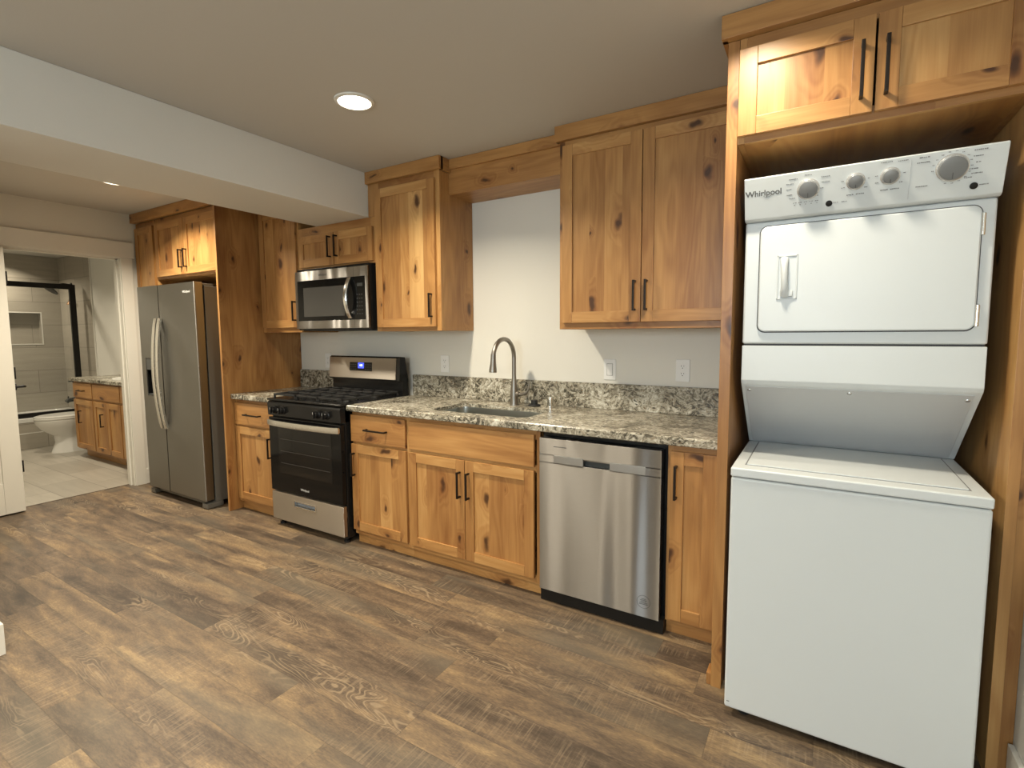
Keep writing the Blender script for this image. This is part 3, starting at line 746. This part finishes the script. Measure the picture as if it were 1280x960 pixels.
T.part('filler_strip', MB().box(.6535, .709, UF, UF+.019, 2.152, 2.361, 0, .001), [W_V])
add_door(T, .729, 1.237, 1.409, 2.316, UD, 1.208, 1.542)
crown(T, .6535, 1.288, -.370, ret_r=-.001)
T = Thing('valance', 'knotty wood bridge valance over the faucet joining two wall cabinets', 'valance', (1.68, -.12, 2.23))
T.part('board', MB().box(1.2695, 2.0825, -.252, -.233, 2.231, 2.4385, 1, .0015).box(1.2695, 2.0825, -.233, -.001, 2.231, 2.249, 1, .001), [W_V, W_H])
crown(T, 1.2885, 2.0625, -.272, 2.378)
T = Thing('wall_cabinet', 'large two-door wall cabinet right of the faucet above outlet and switch', 'cabinet', (2.53, -.17, UB))
carcass(T, 2.0835, 2.9835, UB, UT, UF, None, .03)
add_door(T, 2.106, 2.530, 1.416, 2.334, UD, 2.503, 1.545)
add_door(T, 2.534, 2.962, 1.416, 2.334, UD, 2.561, 1.545)
crown(T, 2.063, 2.9835, -.370, ret_l=-.001)

# ------------------------------------------------------------------ laundry alcove joinery
PF = -.872
one('end_panel', MB().box(2.9845, 3.0215, PF, -.001, 0, 2.3605, 0, .0015).box(2.967, 2.9845, PF+.004, -.80, 0, .048, 0, .004), [W_V], 'tall knotty wood panel between the slim base cabinet and the white washer', 'panel', (3.0, -.4, 0))
one('end_panel', MB().box(3.776, 3.804, PF, -.001, 0, 2.3605, 0, .0015).box(3.8045, 3.8342, PF+.004, PF+.03, 0, 2.3605, 0, .001), [W_V], 'tall knotty wood panel right of the white washer against the right wall', 'panel', (3.8, -.4, 0))
T = Thing('wall_cabinet', 'deep two-door knotty wood cabinet above the stacked washer and dryer', 'cabinet', (3.4, -.4, 2.012))
carcass(T, 3.0225, 3.775, 2.012, 2.3605, PF, None, .022)
add_door(T, 3.024, 3.405, 2.033, 2.318, -.892, 3.374, 2.155, .165)
add_door(T, 3.411, 3.770, 2.033, 2.318, -.892, 3.436, 2.155, .165)
crown(T, 2.966, 3.8345, -.905, 2.3615, ret_l=-.372)

# ------------------------------------------------------------------ stacked washer and dryer
T = Thing('stacked_washer_dryer', 'white washer with dryer stacked on top standing in the wooden alcove', 'washer', (3.39, -.55, 0))
x0, x1 = 3.052, 3.723
T.part('washer_cabinet', MB().box(x0, x1, -1.002, -.15, .030, .866, 0, .008, 3), ENAMEL)
for fx_ in (x0+.06, x1-.06):
    for fy_ in (-.95, -.2): T.part('foot', MB().cyl((fx_, fy_, 0), 'z', .022, .033, 0, 16, bev=.003), RUBBER)
T.part('badge', MB().box(3.060, 3.069, -1.0026, -1.001, .053, .056, 0, 0), KNOB)
mb = MB().box(x0-.001, x1+.001, -1.006, -.15, .8685, .9005, 0, .006, 3)
tp = T.part('washer_top', mb, ENAMEL)
lid = MB().box(3.094, 3.681, -.944, -.520, .8995, .9045, 0, .002)
T.part('lid', lid, ENAMEL, tp)
gv = plain('grey groove shade', (.22, .225, .23), .5)
T.part('lid_groove_shade', MB().box(3.089, 3.686, -.949, -.510, .9003, .9009, 0, 0), gv, tp)  # flat grey strip painting the shadow line around the lid
# upper stand: sloped underside and box front
T.part('dryer_stand', MB().prism([(-.500, .9015), (-.815, 1.172), (-.823, 1.186), (-.823, 1.312), (-.15, 1.312), (-.15, .9015)], 'x', x0, x1, 0, .003), ENAMEL)
ang = math.atan2(1.172-.9015, -.815+.500)
sm = Matrix.Translation((0, -.500, .9015)) @ Matrix.Rotation(math.atan2(.2705, -.315), 4, 'X')
L_ = math.hypot(.2705, .315)
sp = T.part('access_panel', MB().box(x0+.014, x1-.018, .010, L_-.012, -.001, .003, 0, .0015, 2, sm), ENAMEL_G)
for sx_, sv in ((x0+.026, L_-.035), ((x0+x1)/2, L_-.030), (x1-.030, L_-.040)):
    T.part('screw', MB().lathe([(0, .0055), (.006, .005), (.008, .002), (0, .002)], (sx_, sv, 0), 'z', 16, 0, sm), KNOB_R, sp)
T.part('gap', MB().box(x0+.006, x1-.006, -.816, -.16, 1.3115, 1.319, 0, 0), SHADOW_GAP)
T.part('dryer_cabinet', MB().box(x0, x1, -.823, -.15, 1.3185, 1.748, 0, .007, 3), ENAMEL)
# dryer door
dx0, dx1, dz0, dz1 = 3.102, 3.688, 1.362, 1.728
def rr2(x0, x1, z0, z1, r, y, n=6): return [(p[0], y, p[1]) for p in [(q[0], q[1]) for q in rrect(x0, x1, z0, z1, r, 0, n)]]
T.part('door_gap_shade', MB().loft([rr2(dx0-.004, dx1+.004, dz0-.004, dz1+.004, .026, -.8235), rr2(dx0-.004, dx1+.004, dz0-.004, dz1+.004, .026, -.8245)], 0), SHADOW_GAP)  # dark rim painted as the shade round the door edge
hx0, hx1, hz0, hz1 = 3.158, 3.221, 1.473, 1.624
mb = MB().loft([rr2(dx0, dx1, dz0, dz1, .024, -.8235), rr2(dx0, dx1, dz0, dz1, .024, -.834), rr2(dx0+.004, dx1-.004, dz0+.004, dz1-.004, .022, -.837)], 0)
dd = T.part('dryer_door', mb, ENAMEL)
hb = MB()
for a in ((hx0, hx1, hz1-.005, hz1), (hx0, hx1, hz0, hz0+.005), (hx0, hx0+.005, hz0, hz1), (hx1-.005, hx1, hz0, hz1)): hb.box(a[0], a[1], -.8405, -.836, a[2], a[3], 0, .0015)
gp = []
for i in range(13):
    q = i/12; gp.append((hx0+.022+.004*q, -.838-.020*math.sin(math.pi*q)**.5, hz1-.015-(hz1-hz0-.030)*q))
hb.tube(gp, [.010+.004*abs(2*i/12-1)**3 for i in range(13)], 0, 12)
hb.box(hx0+.012, hx1-.012, -.846, -.837, hz0+.008, hz0+.030, 0, .004)
T.part('handle', hb, ENAMEL, dd)
for z in (1.672, 1.405):
    T.part('hinge', MB().cyl((dx1+.003, -.836, z-.032), 'z', .0055, .064, 0, 12, bev=.001).box(dx1-.001, dx1+.010, -.832, -.823, z-.032, z+.032, 0, .001), CHROME, dd)
# control console, leaning forward at the top
cy0, cy1, cz0, cz1 = -.846, -.893, 1.748, 1.886
cob = MB().prism([(cy0+.012, cz0), (cy0, cz0+.006), (cy1, cz1-.004), (cy1+.006, cz1), (-.60, cz1), (-.16, cz1-.02), (-.16, cz0)], 'x', x0-.001, x1+.003, 0, .003)
ta = math.atan2(cy0-cy1, cz1-.004-cz0-.006)
cm = Matrix.Translation((0, cy0-.0003, cz0+.006)) @ Matrix.Rotation(ta, 4, 'X')        # local: x, -y out of the face, z up the face
CT = cm @ Matrix.Rotation(R(90), 4, 'X')
def onface(x, v): return cm @ Matrix.Translation((x, 0, v))
mk = cob
def dash(x, v, L, a=0, th=.0011):
    n = max(2, int(L/.0042)); rd = random.Random(int(x*9999+v*777)); s_ = -L/2
    for i in range(n):
        wd = L/n*rd.uniform(.55, .9)
        mk.box(s_, s_+wd, -.0005, .0004, -th*rd.uniform(.7, 1.2), th*rd.uniform(.7, 1.2), 1, 0, 1, onface(x, v) @ Matrix.Rotation(R(a), 4, 'Y')); s_ += L/n
for (x, v, L, a) in ((3.200, .117, .026, 0), (3.243, .124, .022, 5), (3.190, .103, .022, 0), (3.188, .086, .016, 0), (3.190, .068, .018, 0), (3.197, .056, .018, 0), (3.291, .112, .024, 0), (3.292, .096, .022, 0), (3.282, .078, .012, 0), (3.268, .056, .012, 0)): dash(x, v, L, a)
for i in range(5): dash(3.205+.016*i, .040, .011); dash(3.205+.016*i, .033, .004)
dash(3.322, .027, .014); dash(3.345, .027, .016)
for kx, kv in ((3.372, .085), (3.460, .087)):
    dash(kx-.034, kv+.004, .008); dash(kx-.032, kv-.016, .010); dash(kx+.035, kv+.004, .006); dash(kx+.028, kv-.022, .009)
    dash(kx-.012, kv-.040, .020, 0, .0016); dash(kx+.014, kv-.040, .022, 0, .0016)
dash(3.490, .126, .026); dash(3.450, .128, .03)
for i in range(15):
    a = R(200-i*290/14-15); r_ = .0445
    dash(3.606+r_*math.cos(a), .087+r_*math.sin(a), .006)
for (x, v, L) in ((3.538, .112, .030), (3.666, .126, .030), (3.664, .063, .026), (3.683, .029, .022), (3.540, .044, .030), (3.662, .110, .022), (3.664, .093, .012), (3.655, .076, .02), (3.645, .053, .018), (3.540, .126, .024)): dash(x, v, L, 0, .0014)
cob.box(3.5085, 3.5095, -.0006, .0004, .01, .125, 2, 0, 1, cm)
co = T.part('console', cob, [ENAMEL, plain('grey printed marks', (.20, .20, .20), .6), ENAMEL_G])
def knob(x, v, r, name='knob', deep=.022):
    k = MB().lathe([(0, 0), (r+.004, 0), (r+.004, .004), (r+.001, .006), (r, .010)], (0, 0, 0), '-y', 32, 0, onface(x, v))
    k.lathe([(0, .006), (r-.001, .006), (r-.002, deep), (r-.005, deep+.002), (0, deep+.002)], (0, 0, 0), '-y', 32, 1, onface(x, v))
    k.box(-.0012, .0012, -deep-.0026, -deep-.001, -r*.85, -r*.35, 2, 0, 1, onface(x, v))
    T.part(name, k, [KNOB_R, KNOB, INK], co)
KN = [(3.243, .080, .0285), (3.372, .085, .0215), (3.460, .087, .0215), (3.606, .087, .0345)]
for k in KN: knob(*k)
for bx, bv in ((3.303, .026), (3.660, .028)):
    T.part('button', MB().lathe([(0, 0), (.0095, 0), (.0095, .003), (.008, .004), (0, .004)], (0, 0, 0), '-y', 20, 0, onface(bx, bv)), BLACK_M, co)
lg = MB().text('Whirlpool', .0265, CT @ Matrix.Translation((3.1105, .085, 0)), 0, bold=.0004)
sw_ = [(3.118+.012*math.cos(R(a)), 0.0, .076+.006*math.sin(R(a))) for a in range(190, 400, 15)]
lg.tube([cm @ Vector((p[0]+.004, -.0003, p[2]+.002)) for p in sw_], .0007, 0, 6)
T.part('logo', lg, INK, co)

# ------------------------------------------------------------------ microwave
T = Thing('microwave', 'stainless over-the-range microwave with black glass door', 'microwave', (.31, -.2, 1.405))
x0, x1, yf, z0, z1 = -.074, .690, -.402, 1.408, 1.826
T.part('body', MB().box(x0+.004, x1-.002, -.385, -.004, 1.398, 1.8435, 0, .003), BLACK_E)
mb = MB()
gx0, gx1, gz0, gz1 = -.048, .662, 1.466, 1.757
mb.box(x0, x1, yf, -.386, z0, gz0, 0, .003).box(x0, x1, yf, -.386, gz1, z1, 0, .003).box(x0, gx0, yf, -.386, gz0-.003, gz1+.003, 0, .0).box(gx1, x1, yf, -.386, gz0-.003, gz1+.003, 0, 0)
mb.box(.5525, .5540, yf-.0004, yf+.001, z0+.004, gz0, 1, 0).box(.5525, .5540, yf-.0004, yf+.001, gz1, z1-.004, 1, 0)
fr = T.part('front_frame', mb, [STEEL, SHADOW_GAP])
gl = T.part('door_glass', MB().box(gx0, .552, yf-.001, -.386, gz0, gz1, 0, .001), BLACK_G, fr)
T.part('viewing_window', MB().box(.020, .460, yf-.0016, yf, 1.495, 1.705, 0, 0), plain('window mesh', (.075, .072, .066), .25), gl)
MD = lambda cp: T.part('display', MB().box(.585, .640, yf-.0016, yf, 1.690, 1.712, 0, 0), plain('dim display', (.05, .055, .055), .2), cp)
kb = MB().box(.5545, gx1, yf-.001, -.386, gz0, gz1, 0, .001)
for i in range(3):
    for j in range(6): kb.box(.585+.022*i-.004, .585+.022*i+.006, yf-.0016, yf, 1.505+.026*j-.0015, 1.505+.026*j+.0015, 1, 0)
cp = T.part('control_panel', kb, [BLACK_G, plain('faint grey key marks', (.12, .12, .12), .5)], fr)
MD(cp)
n = 16; rings = []
for i in range(n+1):
    q = i/n; z = 1.475+(1.752-1.475)*q; y = yf-.008-.042*math.sin(math.pi*q)**.8; xc = .520
    rings.append([(xc-.017, y+.010, z), (xc-.017, y-.002, z), (xc-.009, y-.009, z), (xc+.009, y-.009, z), (xc+.017, y-.002, z), (xc+.017, y+.010, z)])
hb = MB().loft(rings, 0)
for z in (1.487, 1.740): hb.box(.508, .532, yf-.012, yf-.001, z-.010, z+.010, 0, .002)
T.part('handle', hb, CHROME, fr)
T.part('emblem', MB().text('Whirlpool', .021, FRONT(.235, yf-.0004, 1.790)), INK, fr)
T.part('vent_grille', MB().box(x0+.02, x1-.02, -.36, -.05, 1.392, 1.399, 0, .001), BLACK_M)

# ------------------------------------------------------------------ outlets and switch
def outlet(xc, zc, label):
    T = Thing('outlet', label, 'outlet', (xc, 0, zc), None)
    T.part('cover_plate', MB().box(xc-.037, xc+.037, -.006, -.0004, zc-.060, zc+.060, 0, .003), PLASTIC)
    for dz in (-.0205, .0205):
        so = T.part('socket', MB().lathe([(0, .006), (.0165, .006), (.0165, .0078), (0, .0078)], (xc, 0, zc+dz), '-y', 24, 0, None, 1., .86), PLASTIC)
        T.part('slots', MB().box(xc-.0075, xc-.0055, -.0082, -.0070, zc+dz+.000, zc+dz+.009, 0, 0).box(xc+.0055, xc+.0075, -.0082, -.0070, zc+dz+.001, zc+dz+.008, 0, 0).cyl((xc, -.0070, zc+dz-.007), '-y', .0026, .0012, 0, 12), SLOT, so)
outlet(2.660, 1.155, 'white wall outlet under the large wall cabinet, nearest the washer')
outlet(1.016, 1.151, 'white wall outlet between the range and the faucet')
outlet(-.224, 1.148, 'white wall outlet left of the range control display')
T = Thing('light_switch', 'white rocker light switch on the wall right of the faucet', 'switch', (2.245, 0, 1.148))
T.part('cover_plate', MB().box(2.208, 2.282, -.006, -.0004, 1.088, 1.208, 0, .003), PLASTIC)
T.part('rocker_gap_shade', MB().box(2.2265, 2.2635, -.0063, -.0058, 1.1125, 1.1835, 0, 0), plain('grey rocker shade', (.30, .30, .29), .6))  # grey sheet painted as the shadow outline of the rocker
T.part('rocker', MB().prism([(-.0055, 1.115), (-.0072, 1.115), (-.0095, 1.181), (-.0055, 1.181)], 'x', 2.229, 2.261, 0, .0008), PLASTIC)

# ------------------------------------------------------------------ ceiling lights
def downlight(x, y, label, power, r=.075):
    T = Thing('ceiling_light', label, 'light', (x, y, H-.012), None)
    T.part('trim_ring', MB().lathe([(r, H-.0005), (r+.016, H-.0005), (r+.014, H-.006), (r, H-.010), (r-.002, H-.004)], (x, y, 0), 'z', 40), TRIM)
    T.part('lens', MB().lathe([(0, H-.001), (r, H-.001), (r, H-.006), (r*.6, H-.0085), (0, H-.009)], (x, y, 0), 'z', 40), LENS)
    area('downlight_beam', (x, y, H-.02), r*2, power, LAMP_COLOR, (0, 0, 0), 'DISK', None, R(140))
K = LAMP['kitchen']
downlight(1.410, -1.130, 'bright round recessed ceiling light in front of the wall cabinets', K)
downlight(-.945, -1.165, 'recessed ceiling light beyond the beam above the refrigerator', K*1.4)
for x, y, q in ((3.06, -1.18, .42), (1.50, -2.8, 1.25), (.62, -4.3, .7)):
    area('downlight_beam', (x, y, H-.02), .15, K*q, LAMP_COLOR, (0, 0, 0), 'DISK', None, R(140))
area('downlight_beam', (-3.3, -1.0, H-.02), .15, LAMP['shower']*1.6, LAMP_COLOR, (0, 0, 0), 'DISK', None, R(140))
area('downlight_beam', (-5.35, -.75, H-.02), .12, LAMP['shower'], LAMP_COLOR, (0, 0, 0), 'DISK', None, R(140))

# ------------------------------------------------------------------ bathroom
T = Thing('vanity_cabinet', 'knotty wood bathroom vanity cabinet seen through the doorway', 'cabinet', (-3.2, -.27, 0))
vx0, vx1, vf = -3.895, -2.50, -.525
carcass(T, vx0, vx1, .10, .868, vf, None, .03, rails=(.675,))
T.part('toe_kick', MB().box(vx0, vx1, vf+.075, vf+.093, 0, .0995, 1, .001), [W_V, W_H])
add_drawer(T, vx0+.018, -3.395, .688, .850, vf-.02, hl=.15)
add_drawer(T, -3.375, -2.74, .688, .850, vf-.02, False)
add_door(T, vx0+.018, -3.395, .115, .665, vf-.02, -3.70, .475, .14)
add_door(T, -3.375, -3.060, .115, .665, vf-.02, -3.145, .475, .14)
add_door(T, -3.054, -2.74, .115, .665, vf-.02)
add_drawer(T, -2.72, -2.515, .688, .850, vf-.02, False)
add_door(T, -2.72, -2.515, .115, .665, vf-.02)
one('countertop', MB().box(-3.94, -2.48, -.56, -.001, .8685, .903, 0, .004), GRANITE, 'granite countertop on the bathroom vanity', 'countertop', (-3.2, -.28, .8685))
one('backsplash', MB().box(-3.94, -2.48, -.02, -.001, .9035, 1.0, 0, .003), GRANITE, 'low granite backsplash strip behind the bathroom vanity', 'backsplash', (-3.2, -.01, .9035))
one('washbasin', MB().lathe([(0, .905), (.12, .906), (.165, .912), (.19, .922), (.205, .922), (.212, .914), (.212, .9035), (0, .9035)], (-3.0, -.29, 0), 'z', 40, 0, None, 1.15, .9), CERAMIC, 'white oval washbasin on the bathroom vanity countertop', 'sink', (-3.0, -.29, .9035))
# toilet
T = Thing('toilet', 'white toilet between the bathtub and the vanity', 'toilet', (-4.36, -.4, 0))
tx = -4.36
def oval(cy, a, b, z, n=28, sq=0.):
    return [(tx+a*math.cos(2*math.pi*i/n), cy+b*math.sin(2*math.pi*i/n)*(1. if math.sin(2*math.pi*i/n) < 0 else .85), z) for i in range(n)]
mb = MB().loft([oval(-.37, .120, .265, .0), oval(-.37, .118, .262, .02), oval(-.36, .108, .235, .12), oval(-.365, .115, .24, .20), oval(-.43, .155, .29, .29), oval(-.465, .180, .295, .355), oval(-.475, .186, .292, .395), oval(-.475, .18, .285, .402)], 0)
mb.box(tx-.10, tx+.10, -.25, -.03, .0, .39, 0, .03, 3)
T.part('bowl', mb, CERAMIC)
T.part('seat', MB().loft([oval(-.47, .188, .298, .404), oval(-.47, .192, .302, .410), oval(-.47, .192, .302, .420), oval(-.47, .188, .298, .424)], 0), CERAMIC)
T.part('lid', MB().loft([oval(-.47, .186, .296, .4265), oval(-.47, .190, .300, .432), oval(-.47, .189, .299, .442), oval(-.47, .17, .27, .449)], 0), CERAMIC)
tk = T.part('tank', MB().box(tx-.205, tx+.205, -.215, -.02, .395, .735, 0, .02, 3).box(tx-.215, tx+.215, -.225, -.015, .7355, .775, 0, .01, 3), CERAMIC)
T.part('flush_lever', MB().cyl((tx-.16, -.216, .69), '-y', .011, .012, 0, 14).box(tx-.165, tx-.09, -.238, -.228, .683, .697, 0, .003), CHROME, tk)
# bathtub
bx0, bx1, by0, by1, bz = XB+.002, -4.90, -1.598, -.013, .375
T = Thing('bathtub', 'white alcove bathtub with tiled front behind the toilet', 'bathtub', (-5.3, -.8, 0))
mb = MB().loft([rrect(bx0, bx1, by0, by1, .01, bz-.05), rrect(bx0, bx1, by0, by1, .01, bz-.008), rrect(bx0+.006, bx1-.006, by0+.006, by1-.006, .01, bz),
                rrect(bx0+.07, bx1-.10, by0+.09, by1-.09, .14, bz), rrect(bx0+.085, bx1-.115, by0+.105, by1-.105, .14, bz-.02), rrect(bx0+.15, bx1-.17, by0+.2, by1-.2, .14, .08)], 0, False)
t = bmesh.new(); t.faces.new([t.verts.new(p) for p in rrect(bx0+.15, bx1-.17, by0+.2, by1-.2, .14, .08)]); mb._add(t, 0)
T.part('basin', mb, CERAMIC)
ap = T.part('apron', MB().box(bx1-.03, bx1-.006, by0, by1, .0, bz-.045, 0, .002), TILE_F)
T.part('apron_trim', MB().box(bx1-.008, bx1-.002, by0, by1, .185, .197, 0, .001), TRIM, ap)
# shower enclosure
sx = -4.985
T = Thing('shower_door', 'black framed clear glass shower door standing on the bathtub rim', 'shower door', (sx, -.8, bz))
T.part('top_rail', MB().box(sx-.02, sx+.02, by0, -.088, 1.968, 2.030, 0, .003), BLACK_M)
T.part('side_post', MB().box(sx-.018, sx+.018, -.150, -.088, .43, 1.974, 0, .003), BLACK_M)
T.part('bottom_track', MB().box(sx-.03, sx+.03, by0, by1-.001, bz+.0005, bz+.052, 0, .003), BLACK_M)
T.part('glass_panel', MB().box(sx+.004, sx+.012, -.86, -.149, bz+.03, 1.99, 0, .001), GLASS)
T.part('glass_panel', MB().box(sx-.012, sx-.004, -1.59, -.82, bz+.03, 1.99, 0, .001), GLASS)
T = Thing('shower_fixture', 'round black shower head on an arm from the tiled wall', 'shower head', (-5.30, -.013, 2.02))
T.part('arm', MB().tube([(-5.30, -.013, 2.05), (-5.30, -.10, 2.06), (-5.30, -.17, 2.04), (-5.30, -.215, 2.00)], .011, 0, 12).cyl((-5.30, -.013, 2.05), '-y', .03, .008, 0, 20), BLACK_M)
hm = Matrix.Translation((-5.30, -.225, 1.99)) @ Matrix.Rotation(R(-38), 4, 'X')
T.part('rose', MB().lathe([(0, .03), (.02, .025), (.035, .005), (.088, -.015), (.092, -.026), (0, -.028)], (0, 0, 0), 'z', 30, 0, hm), BLACK_M)
T = Thing('pendant_reflection', 'small tan cone on a thin rod beside the shower head, imitating a reflected pendant lamp', 'reflection', (-5.25, -.06, 1.78))  # solid cone and rod put in for a pendant lamp's reflection in the glass
T.part('rod', MB().cyl((-5.25, -.06, 1.86), 'z', .005, .12, 0, 10).box(-5.256, -5.244, -.065, -.0125, 1.970, 1.982, 0, .001), COPPER)
T.part('cone', MB().lathe([(0, 1.87), (.008, 1.87), (.014, 1.84), (.034, 1.80), (.036, 1.785), (0, 1.785)], (-5.25, -.06, 0), 'z', 20), COPPER)
T = Thing('shower_valve', 'black lever shower valve on the tiled wall above the tub spout', 'valve', (-5.30, -.013, .77))
T.part('escutcheon', MB().cyl((-5.30, -.0125, .77), '-y', .075, .012, 0, 28, bev=.003), BLACK_M)
T.part('lever', MB().cyl((-5.30, -.024, .77), '-y', .024, .06, 0, 18, bev=.003).tube([(-5.30, -.075, .77), (-5.34, -.085, .768), (-5.39, -.09, .76)], .011, 0, 10), BLACK_M)
T = Thing('tub_spout', 'black tub spout on the tiled wall below the shower valve', 'spout', (-5.30, -.013, .51))
T.part('spout', MB().tube([(-5.30, -.013, .52), (-5.30, -.08, .52), (-5.30, -.14, .512), (-5.30, -.165, .49)], [.030, .028, .027, .025], 0, 16), BLACK_M)
T.part('diverter', MB().cyl((-5.30, -.14, .535), 'z', .008, .03, 0, 12), BLACK_M)
